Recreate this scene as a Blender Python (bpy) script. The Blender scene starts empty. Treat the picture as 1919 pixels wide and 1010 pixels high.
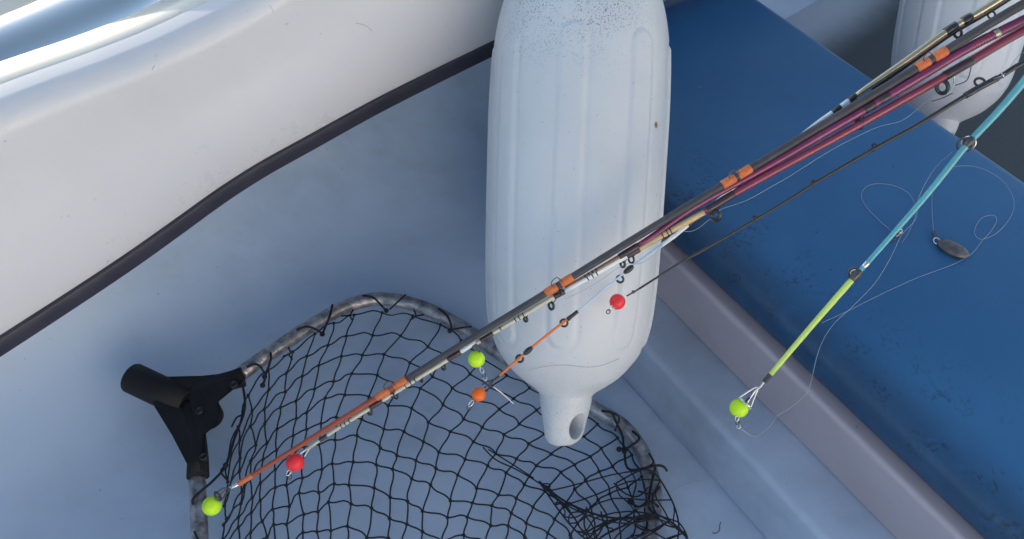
import bpy, bmesh, math, random
from mathutils import Vector, Matrix, noise
R = math.radians
random.seed(7)
S = bpy.context.scene
C = S.collection

# ------------------------------------------------------------------ camera
PITCH = R(52); HFOV = R(62); CAMZ = 1.0
cam = bpy.data.objects.new('camera', bpy.data.cameras.new('camera')); C.objects.link(cam)
cam.location = (0, 0, CAMZ); cam.rotation_euler = (R(90) - PITCH, 0, 0)
cam.data.angle = HFOV; cam.data.clip_start = 0.02; cam.data.clip_end = 3000
S.camera = cam

# ------------------------------------------------------------------ world, sun, exposure
SUN_EL = R(11); SUN_AZ = R(-48)            # azimuth from +Y towards +X
w = bpy.data.worlds.new('World'); S.world = w; w.use_nodes = True
nt = w.node_tree; bg = nt.nodes['Background']
sky = nt.nodes.new('ShaderNodeTexSky'); sky.sky_type = 'NISHITA'; sky.sun_disc = False
sky.sun_elevation = SUN_EL; sky.sun_rotation = SUN_AZ
nt.links.new(sky.outputs[0], bg.inputs[0]); bg.inputs[1].default_value = 0.15
sl = bpy.data.lights.new('sun', 'SUN'); sl.energy = 2.6; sl.angle = R(0.5); sl.color = (1, .90, .75)
so = bpy.data.objects.new('sun', sl); C.objects.link(so)
sdir = Vector((math.sin(SUN_AZ) * math.cos(SUN_EL), math.cos(SUN_AZ) * math.cos(SUN_EL), math.sin(SUN_EL)))
so.rotation_euler = sdir.to_track_quat('Z', 'Y').to_euler(); so.location = sdir * 20
S.view_settings.view_transform = 'Standard'; S.view_settings.look = 'None'
S.view_settings.exposure = 1.43; S.view_settings.gamma = 1; S.view_settings.use_curve_mapping = False

# ------------------------------------------------------------------ placing helpers
FPX = 959.5 / math.tan(HFOV / 2)
def ray(x, y):
    cx = (x - 959.5) / FPX; cy = -(y - 505) / FPX
    return Vector((cx, math.cos(PITCH) + cy * math.sin(PITCH), -math.sin(PITCH) + cy * math.cos(PITCH)))
def P(x, y, z):                            # point of the sight line at height z
    r = ray(x, y); return Vector((0, 0, CAMZ)) + r * ((z - CAMZ) / r.z)
def D(x, y, d):                            # point of the sight line at depth d (along the optical axis)
    return Vector((0, 0, CAMZ)) + ray(x, y) * d
def depth_at(x, y, z):
    return (z - CAMZ) / ray(x, y).z
def spline(pts, n):                        # Catmull-Rom through tuples of any length
    out = []
    m = len(pts)
    for i in range(m - 1):
        p0 = pts[max(i - 1, 0)]; p1 = pts[i]; p2 = pts[i + 1]; p3 = pts[min(i + 2, m - 1)]
        for k in range(n):
            t = k / n
            out.append(tuple(.5 * (2 * b + (c - a) * t + (2 * a - 5 * b + 4 * c - d) * t * t + (3 * b - a - 3 * c + d) * t ** 3)
                             for a, b, c, d in zip(p0, p1, p2, p3)))
    out.append(tuple(pts[-1])); return out
def sstep(a, b, x):
    t = min(1, max(0, (x - a) / (b - a))); return t * t * (3 - 2 * t)

# ------------------------------------------------------------------ mesh helpers
def tube(bm, pts, rad, seg=10, cap=True, closed=False):
    pts = [Vector(p) for p in pts]; n = len(pts)
    if not hasattr(rad, '__len__'): rad = [rad] * n
    up = None; rings = []
    for i, p in enumerate(pts):
        if closed: t = pts[(i + 1) % n] - pts[i - 1]
        else: t = pts[min(i + 1, n - 1)] - pts[max(i - 1, 0)]
        if t.length < 1e-9: t = Vector((0, 0, 1))
        t.normalize()
        if up is None:
            up = t.orthogonal().normalized()
        up = (up - t * up.dot(t))
        up = up.normalized() if up.length > 1e-6 else t.orthogonal().normalized()
        b = t.cross(up)
        rings.append([bm.verts.new(p + (up * math.cos(2 * math.pi * k / seg) + b * math.sin(2 * math.pi * k / seg)) * rad[i]) for k in range(seg)])
    for i in range(n if closed else n - 1):
        a, b = rings[i], rings[(i + 1) % n]
        for k in range(seg):
            f = bm.faces.new((a[k], a[(k + 1) % seg], b[(k + 1) % seg], b[k])); f.smooth = True
    if cap and not closed:
        bm.faces.new(list(reversed(rings[0]))); bm.faces.new(rings[-1])
def ring_pts(c, nrm, r, n=20, stretch=1.0, sdir_=None, a0=0, a1=2 * math.pi, close=True):
    nrm = Vector(nrm).normalized()
    u = Vector(sdir_) if sdir_ else nrm.orthogonal()
    u = (u - nrm * u.dot(nrm)).normalized(); v = nrm.cross(u)
    m = n if close else n - 1
    return [c + u * (r * stretch * math.cos(a0 + (a1 - a0) * k / m)) + v * (r * math.sin(a0 + (a1 - a0) * k / m)) for k in range(n)]
def torus(bm, c, nrm, r, t, n=20, seg=8, stretch=1.0, sd=None):
    tube(bm, ring_pts(c, nrm, r, n, stretch, sd), t, seg, closed=True)
def ball(bm, c, r, seg=24, rows=14, squash=None):
    M = Matrix.Translation(c)
    if squash: M = M @ squash
    res = bmesh.ops.create_uvsphere(bm, u_segments=seg, v_segments=rows, radius=r, matrix=M)
    for v in res['verts']:
        for f in v.link_faces: f.smooth = True
def lathe(bm, prof, seg=32, M=None, cap=True):          # prof: (r, z)
    rings = []
    for r, z in prof:
        rings.append([bm.verts.new((M or Matrix()) @ Vector((r * math.cos(2 * math.pi * k / seg), r * math.sin(2 * math.pi * k / seg), z))) for k in range(seg)])
    for a, b in zip(rings, rings[1:]):
        for k in range(seg):
            f = bm.faces.new((a[k], a[(k + 1) % seg], b[(k + 1) % seg], b[k])); f.smooth = True
    if cap:
        bm.faces.new(list(reversed(rings[0]))); bm.faces.new(rings[-1])
def grid_faces(bm, rows, smooth=True):
    V = [[bm.verts.new(p) for p in r] for r in rows]
    for a, b in zip(V, V[1:]):
        for k in range(len(a) - 1):
            f = bm.faces.new((a[k], a[k + 1], b[k + 1], b[k])); f.smooth = smooth
    return V
def box(bm, M, sx, sy, sz, bev=0.0, segs=2):
    r = bmesh.ops.create_cube(bm, size=1, matrix=M @ Matrix.Diagonal((sx, sy, sz, 1)))
    if bev:
        es = list({e for v in r['verts'] for e in v.link_edges})
        bmesh.ops.bevel(bm, geom=es, offset=bev, segments=segs, profile=.5, affect='EDGES')

def root(name, loc, label, cat, group=None):
    o = bpy.data.objects.new(name, None); C.objects.link(o); o.location = loc
    o.empty_display_size = .03
    o['label'] = label; o['category'] = cat
    if group: o['group'] = group
    return o
def base_of(o):
    while o.parent: o = o.parent
    return Vector(o.location)
def build(name, bm, m, parent=None, local=False, label=None, kind=None, recalc=True):
    """link a bmesh written in world space as one mesh object (under parent, if any)"""
    if recalc: bmesh.ops.recalc_face_normals(bm, faces=bm.faces)
    if parent and not local:
        off = base_of(parent)
        for v in bm.verts: v.co -= off
    me = bpy.data.meshes.new(name); bm.to_mesh(me); bm.free()
    for x in (m if isinstance(m, (list, tuple)) else [m]): me.materials.append(x)
    o = bpy.data.objects.new(name, me); C.objects.link(o)
    if parent: o.parent = parent
    if label: o['label'] = label
    if kind: o['kind'] = kind
    return o
def single(name, bm, m, label, cat, group=None):          # a thing that is one mesh: origin at its middle
    c = sum((v.co for v in bm.verts), Vector()) / len(bm.verts)
    for v in bm.verts: v.co -= c
    o = build(name, bm, m); o.location = c; o['label'] = label; o['category'] = cat
    if group: o['group'] = group
    return o

# ------------------------------------------------------------------ materials
def mat(name, col, rough=.5, metal=0, spec=.5, coat=0, nscale=0, namt=0.0, bump=0, bscale=200, trans=0, alpha=1, sss=0):
    m = bpy.data.materials.new(name); m.use_nodes = True
    n = m.node_tree.nodes; l = m.node_tree.links; b = n['Principled BSDF']
    b.inputs['Base Color'].default_value = (*col, 1); b.inputs['Roughness'].default_value = rough
    b.inputs['Metallic'].default_value = metal; b.inputs['Specular IOR Level'].default_value = spec
    b.inputs['Coat Weight'].default_value = coat; b.inputs['Coat Roughness'].default_value = .1
    b.inputs['Transmission Weight'].default_value = trans; b.inputs['Alpha'].default_value = alpha
    if sss:
        b.inputs['Subsurface Weight'].default_value = sss; b.inputs['Subsurface Radius'].default_value = (.01, .01, .01)
    if nscale:
        tc = n.new('ShaderNodeTexCoord'); t = n.new('ShaderNodeTexNoise'); t.inputs['Scale'].default_value = nscale
        t.inputs['Detail'].default_value = 6; t.inputs['Roughness'].default_value = .62
        l.new(tc.outputs['Object'], t.inputs['Vector'])
        r = n.new('ShaderNodeValToRGB'); r.color_ramp.elements[0].position = .3; r.color_ramp.elements[1].position = .7
        r.color_ramp.elements[0].color = tuple(c * (1 - namt) for c in col) + (1,)
        r.color_ramp.elements[1].color = tuple(min(1, c * (1 + namt * .4)) for c in col) + (1,)
        l.new(t.outputs['Fac'], r.inputs[0]); l.new(r.outputs[0], b.inputs['Base Color'])
    if bump:
        tc2 = n.new('ShaderNodeTexCoord'); t2 = n.new('ShaderNodeTexNoise'); t2.inputs['Scale'].default_value = bscale
        t2.inputs['Detail'].default_value = 4
        bp = n.new('ShaderNodeBump'); bp.inputs['Strength'].default_value = bump; bp.inputs['Distance'].default_value = .002
        l.new(tc2.outputs['Object'], t2.inputs['Vector']); l.new(t2.outputs['Fac'], bp.inputs['Height']); l.new(bp.outputs[0], b.inputs['Normal'])
    return m
class NB:                                                  # a few short-hands to extend a material's nodes
    def __init__(s, m): s.n = m.node_tree.nodes; s.l = m.node_tree.links; s.b = s.n['Principled BSDF']
    def new(s, t, **k):
        x = s.n.new(t)
        for a, v in k.items(): setattr(x, a, v)
        return x
    def inp(s, sock, v):
        if hasattr(v, 'is_linked') or hasattr(v, 'links'): s.l.new(v, sock)
        else: sock.default_value = v
    def math(s, op, a, b=0.0, clamp=False):
        x = s.new('ShaderNodeMath', operation=op); x.use_clamp = clamp
        s.inp(x.inputs[0], a); s.inp(x.inputs[1], b); return x.outputs[0]
    def noise(s, vec, scale, detail=4, rough=.55):
        x = s.new('ShaderNodeTexNoise'); x.inputs['Scale'].default_value = scale; x.inputs['Detail'].default_value = detail
        x.inputs['Roughness'].default_value = rough; s.l.new(vec, x.inputs['Vector']); return x.outputs['Fac']
    def rng(s, v, a, b, c=0.0, d=1.0):
        x = s.new('ShaderNodeMapRange'); x.interpolation_type = 'SMOOTHSTEP'
        s.inp(x.inputs[0], v)
        for i, q in enumerate((a, b, c, d)): x.inputs[i + 1].default_value = q
        return x.outputs[0]
    def mix(s, f, a, b):
        x = s.new('ShaderNodeMix', data_type='RGBA'); s.inp(x.inputs[0], f)
        for i, q in ((6, a), (7, b)):
            if isinstance(q, tuple): x.inputs[i].default_value = (*q[:3], 1)
            else: s.l.new(q, x.inputs[i])
        return x.outputs[2]
    def obj(s): return s.new('ShaderNodeTexCoord').outputs['Object']
    def sep(s, v):
        x = s.new('ShaderNodeSeparateXYZ'); s.l.new(v, x.inputs[0]); return x.outputs
    def mapping(s, v, scale=(1, 1, 1), rot=(0, 0, 0)):
        x = s.new('ShaderNodeMapping'); x.inputs['Scale'].default_value = scale; x.inputs['Rotation'].default_value = rot
        s.l.new(v, x.inputs['Vector']); return x.outputs[0]

def gelcoat(name, col, rough, smudge=.12, coat=.25):
    m = mat(name, col, rough, coat=coat); k = NB(m); v = k.obj()
    big = k.noise(v, 3.5, 5, .6); fine = k.noise(v, 60, 5, .65)
    streak = k.noise(k.mapping(v, (3, 5, 3), (0, 0, R(-50))), 2.0, 5, .65)
    f = k.math('MULTIPLY', k.rng(big, .35, .7), k.rng(streak, .3, .75))
    dark = tuple(c * (1 - smudge) for c in col)
    c1 = k.mix(f, col, dark)
    spots = k.rng(k.noise(v, 160, 2, .5), .70, .76)
    scuff = k.math('MULTIPLY', spots, k.rng(k.noise(v, 9, 3), .5, .62))
    c2 = k.mix(k.math('MULTIPLY', scuff, .5), c1, tuple(c * .35 for c in col))
    k.l.new(c2, k.b.inputs['Base Color'])
    k.l.new(k.rng(k.math('ADD', k.math('MULTIPLY', big, .6), k.math('MULTIPLY', fine, .4)), .3, .7, rough - .05, rough + .12), k.b.inputs['Roughness'])
    bp = k.new('ShaderNodeBump'); bp.inputs['Strength'].default_value = .12; bp.inputs['Distance'].default_value = .004
    k.l.new(k.noise(v, 12, 3, .5), bp.inputs['Height']); k.l.new(bp.outputs[0], k.b.inputs['Normal'])
    return m
M_panel = gelcoat('white_gelcoat', (.67, .65, .665), .3, .08)
M_liner = gelcoat('pale_blue_grey_gelcoat', (.485, .608, .78), .36, .3, .2)
M_seat = gelcoat('grey_gelcoat', (.40, .37, .43), .4, .14)
M_deck = gelcoat('deck_gelcoat', (.75, .70, .61), .3, .05)
M_trim = mat('black_rubber', (.036, .034, .050), .45, nscale=22, namt=.4, bump=.25, bscale=60)
M_steel = mat('polished_steel', (.78, .75, .71), .16, metal=1)
M_teal = mat('rub_strip_teal', (.05, .12, .14), .4)
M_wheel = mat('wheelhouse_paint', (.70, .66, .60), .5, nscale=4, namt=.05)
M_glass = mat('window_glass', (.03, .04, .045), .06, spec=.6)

# ------------------------------------------------------------------ water
bm = bmesh.new()
grid_faces(bm, [[Vector((x, y, -.35)) for x in (-900, -60, -12, -3, 3, 12, 60, 900)] for y in (-900, -60, -12, -3, 3, 12, 60, 900)])
mw = mat('sea_water', (.02, .05, .055), .12, spec=.5, bump=.6, bscale=2.5)
build('water', bm, mw, kind='structure')

# ------------------------------------------------------------------ boat
boat = root('boat', (-.2, .7, 0), 'white moulded boat cockpit with pale blue grey floor and thwart bench', 'boat')
strip_px = [(-60, 700), (0, 661), (120, 583), (240, 503), (330, 439), (400, 388), (450, 354), (500, 323), (570, 284), (700, 212), (820, 151), (930, 97)]
core = [P(x, y, .40) for x, y in strip_px]
d0 = (core[2] - core[0]).normalized(); d1 = (core[-1] - core[-3]).normalized()
plan = [core[0] - d0 * k for k in (2.2, 1.2, .6, .3, .12)] + core + [core[-1] + d1 * k for k in (.1, .2, .35, .6, 1.1, 1.9)]
plan = [(p.x, p.y) for p in plan]
plan = spline(plan, 4)
def frames(pl):
    out = []
    for i in range(len(pl)):
        a = Vector(pl[max(i - 1, 0)]); b = Vector(pl[min(i + 1, len(pl) - 1)])
        t = (b - a).normalized(); out.append(Vector((-t.y, t.x)))
    for _ in range(60): out = [(out[max(i - 1, 0)] + out[i] * 2 + out[min(i + 1, len(out) - 1)]).normalized() for i in range(len(out))]
    return [(Vector(p), n) for p, n in zip(pl, out)]
FR = frames(plan)
def off(i, o, z):
    p, n = FR[i]; q = p + n * o; return Vector((q.x, q.y, z))
def sweep(bm, prof, sel=None, fn=None):
    rows = []
    for i in (sel or range(len(FR))):
        pr = fn(i) if fn else prof
        rows.append([off(i, o, z) for o, z in pr])
    return grid_faces(bm, rows)
def arc(co, cz, r, a0, a1, n):
    return [(co + r * math.cos(R(a0 + (a1 - a0) * k / n)), cz + r * math.sin(R(a0 + (a1 - a0) * k / n))) for k in range(n + 1)]

WN = Vector((-.70, .714)); WT = Vector((.714, .70))          # mean outward normal / direction of the near side
FAR = 1.75
# floor and side pocket in one moulding
bm = bmesh.new()
rows = []
for i, (p, n) in enumerate(FR):
    q = p - WN * FAR
    pr = [Vector((q.x, q.y, 0))] + [off(i, o, z) for o, z in [(.06, 0)] + arc(.10, .22, .22, -90, 0, 12) + [(.325, .34), (.31, .395), (.02, .405)]]
    rows.append(pr)
grid_faces(bm, rows)
build('cockpit_floor', bm, M_liner, boat, recalc=True)
# the top of the coaming rises and falls along its length
def px_of(p):
    d = Vector(p) - Vector((0, 0, CAMZ)); fw = Vector((0, math.cos(PITCH), -math.sin(PITCH))); up_ = Vector((0, math.sin(PITCH), math.cos(PITCH)))
    dz = max(.05, d.dot(fw)); return 959.5 + FPX * d.x / dz, 505 - FPX * d.dot(up_) / dz
def edge_y(x): return 157 - .34 * x if x < 230 else 79 - .47 * (x - 230)
ZT = []
for i in range(len(FR)):
    lo, hi = .54, .66
    for _ in range(24):
        m_ = (lo + hi) / 2; x, y = px_of(off(i, .05, m_))
        if y > edge_y(x): lo = m_
        else: hi = m_
    ZT.append((lo + hi) / 2)
vis = [i for i in range(len(FR)) if -80 < px_of(off(i, .05, ZT[i]))[0] < 480]
for i in range(len(FR)):
    if i < vis[0]: ZT[i] = ZT[vis[0]]
    if i > vis[-1]: ZT[i] = ZT[vis[-1]] + .11 * sstep(0, 14, i - vis[-1])     # unseen top raised here to keep the sun off the fender
for _ in range(14): ZT = [(ZT[max(i - 1, 0)] + 2 * ZT[i] + ZT[min(i + 1, len(ZT) - 1)]) / 4 for i in range(len(ZT))]
print('coaming top', min(ZT), max(ZT), len(vis))
ZS = list(ZT)
for _ in range(120): ZS = [(ZS[max(i - 1, 0)] + 2 * ZS[i] + ZS[min(i + 1, len(ZS) - 1)]) / 4 for i in range(len(ZS))]
def lift(prof, Z=ZT):
    return lambda i: [(o, z + (Z[i] - .58) * sstep(.43, .54, z)) for o, z in prof]
# inner coaming panel
bm = bmesh.new()
sweep(bm, None, None, lift([(.018, .404), (.002, .404), (0, .408), (-.002, .430), (-.003, .455), (.0005, .475), (.0075, .505), (.016, .535)] + arc(.016 + .022, .558, .022, 180, 95, 8) + [(.050, .5803)]))
build('coaming_panel', bm, M_panel, boat)
# a few hairline scuffs on the panel
def panel_o(z_):
    q = [(.408, 0), (.430, -.002), (.455, -.003), (.475, .0005), (.505, .0075), (.535, .016), (.545, .018)]
    for (z0, o0), (z1, o1) in zip(q, q[1:]):
        if z0 <= z_ <= z1: return o0 + (o1 - o0) * (z_ - z0) / (z1 - z0)
    return .018
def on_panel(x, y):
    def cp(f, z_):
        i = int(f); t = f - i
        g = lambda j: off(j, panel_o(z_) - .0003, z_ + (ZT[j] - .58) * sstep(.43, .54, z_))
        return g(i).lerp(g(i + 1), t)
    best = (1e9, 0, 0)
    for i in range(len(FR) - 1):
        a = px_of(off(i, .004, .45))
        if -300 < a[0] < 1300:
            for k_ in range(24):
                q = px_of(cp(i + .5, .425 + .005 * k_)); d_ = math.hypot(q[0] - x, q[1] - y)
                if d_ < best[0]: best = (d_, i + .5, .425 + .005 * k_)
    st, sz = .5, .004
    for _ in range(7):
        for f in (best[1] - st, best[1], best[1] + st):
            for z_ in (best[2] - sz, best[2], best[2] + sz):
                if 0 <= f < len(FR) - 1.01:
                    q = px_of(cp(f, z_)); d_ = math.hypot(q[0] - x, q[1] - y)
                    if d_ < best[0]: best = (d_, f, z_)
        st *= .6; sz *= .6
    return cp(best[1], best[2])
M_scuff = mat('scuff', (.34, .33, .36), .7)
for q in ([(263, 103), (258, 116), (255, 126)], [(297, 121), (281, 134), (270, 148), (262, 172)], [(667, 43), (686, 48), (697, 58)], [(352, 134), (348, 141)]):
    bm = bmesh.new(); tube(bm, spline([tuple(on_panel(*p)) for p in q], 3), .00022, 5); build('scuff_mark', bm, M_scuff, boat)
# rubber edge trim
bm = bmesh.new()
sweep(bm, [(.012, .3985), (-.002, .3985), (-.0042, .400), (-.0048, .402), (-.0050, .410), (-.0048, .4165), (-.0038, .4178), (.001, .418)])
build('rubber_trim', bm, M_trim, boat)
# sunlit flat of the gunwale, stainless rail and outer deck
bm = bmesh.new()
sweep(bm, None, None, lift([(.0505, .580), (.055, .581), (.078, .5805), (.0795, .578), (.0795, .50)]))
build('gunwale', bm, M_deck, boat)
bm = bmesh.new()
tube(bm, [off(i, .125, .540 + ZS[i] - .58) for i in range(len(FR))], .043, 32)
build('rail', bm, M_steel, boat)
bm = bmesh.new()
sweep(bm, None, None, lift([(.0810, .49), (.176, .49), (.176, .525), (.179, .528), (.192, .528), (.195, .525), (.195, .50)], ZS))
build('rub_strip', bm, M_teal, boat)
bm = bmesh.new()
sweep(bm, None, None, lift([(.196, .50), (.196, .535), (.20, .54), (.40, .53), (.44, .51), (.45, .45), (.40, .1), (.25, -.5)], ZS))
build('side_deck', bm, M_deck, boat)

# far side of the boat: inner lining, coaming, wheelhouse with windows (out of the picture; it throws sunlight back)
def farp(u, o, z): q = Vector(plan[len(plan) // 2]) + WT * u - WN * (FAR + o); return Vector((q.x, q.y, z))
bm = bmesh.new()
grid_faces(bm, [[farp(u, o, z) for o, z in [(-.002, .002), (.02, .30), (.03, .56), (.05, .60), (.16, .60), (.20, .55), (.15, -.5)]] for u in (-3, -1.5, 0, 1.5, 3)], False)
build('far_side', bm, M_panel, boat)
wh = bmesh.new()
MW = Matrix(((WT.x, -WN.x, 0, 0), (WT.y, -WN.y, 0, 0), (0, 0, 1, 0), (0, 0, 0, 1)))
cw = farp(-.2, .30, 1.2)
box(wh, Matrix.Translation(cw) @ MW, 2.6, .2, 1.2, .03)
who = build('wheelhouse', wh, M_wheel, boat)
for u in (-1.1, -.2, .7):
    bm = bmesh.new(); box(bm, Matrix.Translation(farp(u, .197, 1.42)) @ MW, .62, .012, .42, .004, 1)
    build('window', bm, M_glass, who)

# thwart bench
BD = Vector((math.cos(R(-55.4)), math.sin(R(-55.4)))); BN = Vector((-BD.y, BD.x))      # along the bench; away from the well
def bp_(u, q, z): v = BD * u + BN * q; return Vector((v.x, v.y, z))
bm = bmesh.new()
prof = [(.452, .0), (.460, -.0)]
sec = [(.470, -.002), (.461, .004), (.456, .02), (.449, .11)] + arc(.449 + .010, .122, .010, 180, 95, 5) + [(.497, .139), (.504, .141), (.5065, .147), (.498, .20), (.4885, .243)] + arc(.4885 + .0055, .2455, .0055, 175, 80, 6) + [(.55, .252), (.80, .252), (.875, .252), (.885, .247), (.89, .235), (.885, -.002)]
U_END = P(965, 200, .25).xy.dot(BD)
us = [U_END, -.3, -.2, 0, .3, .7, 1.3]
def bench_part(name, pr_, m, us_, closed=False):
    bm = bmesh.new(); V = grid_faces(bm, [[bp_(u, q, z) for q, z in pr_] for u in us_])
    bm.faces.new(V[0]); bm.faces.new(V[-1])
    o = build(name, bm, m, boat); o.data.set_sharp_from_angle(angle=R(28))
bench_part('ledge', sec[:10] + [(.509, .139), (.53, .139), (.53, -.002)], gelcoat('ledge_gelcoat', (.40, .50, .66), .4, .35, .1), us)
bench_part('seat_front', [(.5075, .1402)] + sec[13:], M_seat, us)
bench_part('seat_shelf', [(.56, .19), (.56, .2505), (.884, .2505), (.884, .19)], M_seat, [-.80, -.6, U_END - .001])

# shade painted as a dark sheet on the aisle floor, fading towards the hull
ma = mat('aisle_shade', (.05, .06, .07), .6, bump=.5, bscale=260); k = NB(ma); v = k.obj(); sx = k.sep(v)
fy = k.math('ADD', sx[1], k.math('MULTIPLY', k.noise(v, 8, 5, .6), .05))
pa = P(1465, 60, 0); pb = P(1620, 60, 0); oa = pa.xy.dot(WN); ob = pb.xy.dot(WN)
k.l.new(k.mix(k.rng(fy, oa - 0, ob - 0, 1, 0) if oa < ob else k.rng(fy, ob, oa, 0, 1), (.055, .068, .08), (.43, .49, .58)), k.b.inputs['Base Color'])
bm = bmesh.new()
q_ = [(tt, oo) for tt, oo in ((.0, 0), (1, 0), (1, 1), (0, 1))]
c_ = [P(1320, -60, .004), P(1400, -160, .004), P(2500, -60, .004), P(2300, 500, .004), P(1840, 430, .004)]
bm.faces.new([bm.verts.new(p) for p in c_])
oo_ = build('aisle_shade', bm, ma, boat)
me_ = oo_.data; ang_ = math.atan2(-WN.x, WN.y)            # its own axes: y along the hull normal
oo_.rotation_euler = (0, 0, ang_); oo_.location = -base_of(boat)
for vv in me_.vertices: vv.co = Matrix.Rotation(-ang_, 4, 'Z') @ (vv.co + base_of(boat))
# ------------------------------------------------------------------ cushion
mc = mat('blue_vinyl', (.028, .105, .30), .42, spec=.4); k = NB(mc); v = k.obj()
sx = k.sep(v)
front = k.rng(sx[1], -.20, -.04, 1, 0)                     # mould speckle sits along the front edge
blot = k.rng(k.noise(v, 26, 6, .7), .50, .60)
dots = k.rng(k.noise(v, 230, 3, .6), .52, .60)
mould = k.math('MULTIPLY', k.math('MULTIPLY', blot, dots), front)
few = k.math('MULTIPLY', k.rng(k.noise(v, 150, 2, .5), .72, .76), k.rng(k.noise(v, 7, 2), .52, .62))
grime_shade = k.math('MULTIPLY', k.rng(sx[1], -.182, -.125, 1, 0), k.rng(k.noise(v, 22, 6, .7), .05, .55))  # front band: grime, with the shade of the rounded edge painted in
base = k.mix(k.rng(k.noise(v, 3, 4, .6), .3, .7), (.023, .106, .245), (.031, .132, .29))
c1 = k.mix(k.math('MULTIPLY', grime_shade, .6), base, (.012, .022, .05))
c2 = k.mix(k.math('MULTIPLY', k.math('MAXIMUM', mould, few), .65), c1, (.010, .018, .03))
wsp = k.rng(k.noise(v, 130, 1, .4), .835, .85)
c3 = k.mix(wsp, c2, (.35, .42, .5))
k.l.new(c3, k.b.inputs['Base Color'])
k.l.new(k.rng(k.noise(v, 5, 4), .3, .7, .36, .52), k.b.inputs['Roughness'])
b_ = k.new('ShaderNodeBump'); b_.inputs['Strength'].default_value = .18; b_.inputs['Distance'].default_value = .0012
k.l.new(k.noise(v, 420, 3, .6), b_.inputs['Height']); k.l.new(b_.outputs[0], k.b.inputs['Normal'])
QF, QB, UC0, UC1 = .497, .868, -.735, .75
cush = root('seat_cushion', bp_((UC0 + UC1) / 2, (QF + QB) / 2, .253), 'long flat dark blue vinyl seat cushion with mould specks on the bench', 'cushion')
cush.rotation_euler = (0, 0, R(-55.4))
bm = bmesh.new(); L = (UC1 - UC0) / 2; W = (QB - QF) / 2; H = .048
secq = []
r_ = .018
for a in range(-90, 91, 18): secq.append((W - r_ + r_ * math.cos(R(a)), H / 2 + (H / 2 - r_ if a > 0 else -H / 2 + r_ if a < 0 else 0) + r_ * math.sin(R(a))))
top = [(W - r_) * (1 - 2 * j / 14) for j in range(1, 14)]
left = [(-a, b) for a, b in reversed(secq)]
ring_ = secq + [(t, H) for t in top] + left
rows = []
NU = 40
for i in range(NU + 1):
    u = -L + 2 * L * i / NU
    e = min(1, math.sqrt(max(0, 1 - max(0, (abs(u) - (L - r_)) / r_) ** 2)))
    row = []
    for q, z in ring_:
        zz = z
        crown = .006 * (1 - (q / W) ** 2) * (1 - (u / L) ** 8) if z > H * .9 else 0
        crown += .0016 * noise.noise(Vector((u * 5, q * 5, 3))) if z > H * .9 else 0
        sq = 1 - (1 - e) * r_ / W
        row.append(Vector((u, q * sq, H / 2 + (zz - H / 2) * (1 - (1 - e) * .75) + crown)))
    rows.append(row)
V = grid_faces(bm, rows)
bm.faces.new(V[0]); bm.faces.new(list(reversed(V[-1])))
build('cover', bm, mc, cush, local=True)
bm = bmesh.new()                                             # welted seam round the end
pts = [Vector((-L + .012, -W + .02 + (2 * W - .04) * t / 20, H + .001)) for t in range(21)]
tube(bm, pts, .0022, 8)
build('piping', bm, mat('blue_piping', (.02, .07, .2), .5), cush, local=True)
bm = bmesh.new()
for t in range(60):
    y = -W + .02 + (2 * W - .04) * t / 59
    tube(bm, [Vector((-L + .020, y, H + .0025)), Vector((-L + .020, y + .003, H + .0025))], .0006, 5)
build('stitching', bm, mat('pale_thread', (.45, .47, .5), .8), cush, local=True)

# ------------------------------------------------------------------ fenders
def fender_mat(name, seed):
    m = mat(name, (.78, .77, .74), .38, spec=.45, sss=0.0); k = NB(m); v = k.obj(); s = k.sep(v)
    base = k.mix(k.rng(k.noise(v, 6, 5, .6), .3, .75), (.65, .665, .69), (.57, .58, .60))
    # pitted grey specks gathered on the upper shoulder
    zone = k.rng(s[2], .33, .45); cx = k.rng(k.math('ABSOLUTE', k.math('ADD', s[0], .01)), .02, .09, 1, .15)
    sp = k.rng(k.noise(v, 620, 2, .5), .56, .63)
    patch = k.rng(k.noise(v, 24, 5, .7), .38, .56)
    sp = k.math('MULTIPLY', k.math('MULTIPLY', sp, patch), k.math('MULTIPLY', zone, cx))
    c = k.mix(sp, base, (.10, .12, .17))
    # vertical scuffs
    sc = k.rng(k.noise(k.mapping(v, (55, 55, 4)), 3.0, 3, .6), .70, .76)
    sc = k.math('MULTIPLY', sc, k.rng(k.noise(v, 9, 2), .45, .6))
    c = k.mix(k.math('MULTIPLY', sc, .35), c, (.22, .23, .27))
    sp2 = k.rng(k.noise(v, 420, 1, .4), .755, .78)
    c = k.mix(k.math('MULTIPLY', sp2, .5), c, (.2, .2, .22))
    # grime low on the neck
    low = k.math('MULTIPLY', k.rng(s[2], .10, .02), k.rng(k.noise(v, 420, 4, .6), .48, .62))
    c = k.mix(k.math('MULTIPLY', low, .2), c, (.3, .29, .27))
    # one rust coloured stain
    d = k.new('ShaderNodeVectorMath', operation='DISTANCE'); k.l.new(v, d.inputs[0]); d.inputs[1].default_value = STAIN
    c = k.mix(k.rng(k.math('ADD', d.outputs['Value'], k.math('MULTIPLY', k.noise(v, 400, 2), .002)), .0028, .0052, 1, 0), c, (.25, .10, .02))
    k.l.new(c, k.b.inputs['Base Color'])
    bp = k.new('ShaderNodeBump'); bp.inputs['Strength'].default_value = .15; bp.inputs['Distance'].default_value = .001
    k.l.new(k.noise(v, 180, 4, .6), bp.inputs['Height']); k.l.new(bp.outputs[0], k.b.inputs['Normal'])
    return m
FD = .853                                                   # depth of its axis
PXM = FD / FPX
tipF = D(1056, 832, FD); topF = D(1094, -20, FD)
axF = (topF - tipF).normalized()
toc = (Vector((0, 0, CAMZ)) - (tipF + topF) / 2); toc = (toc - axF * toc.dot(axF)).normalized()   # towards the viewer
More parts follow.
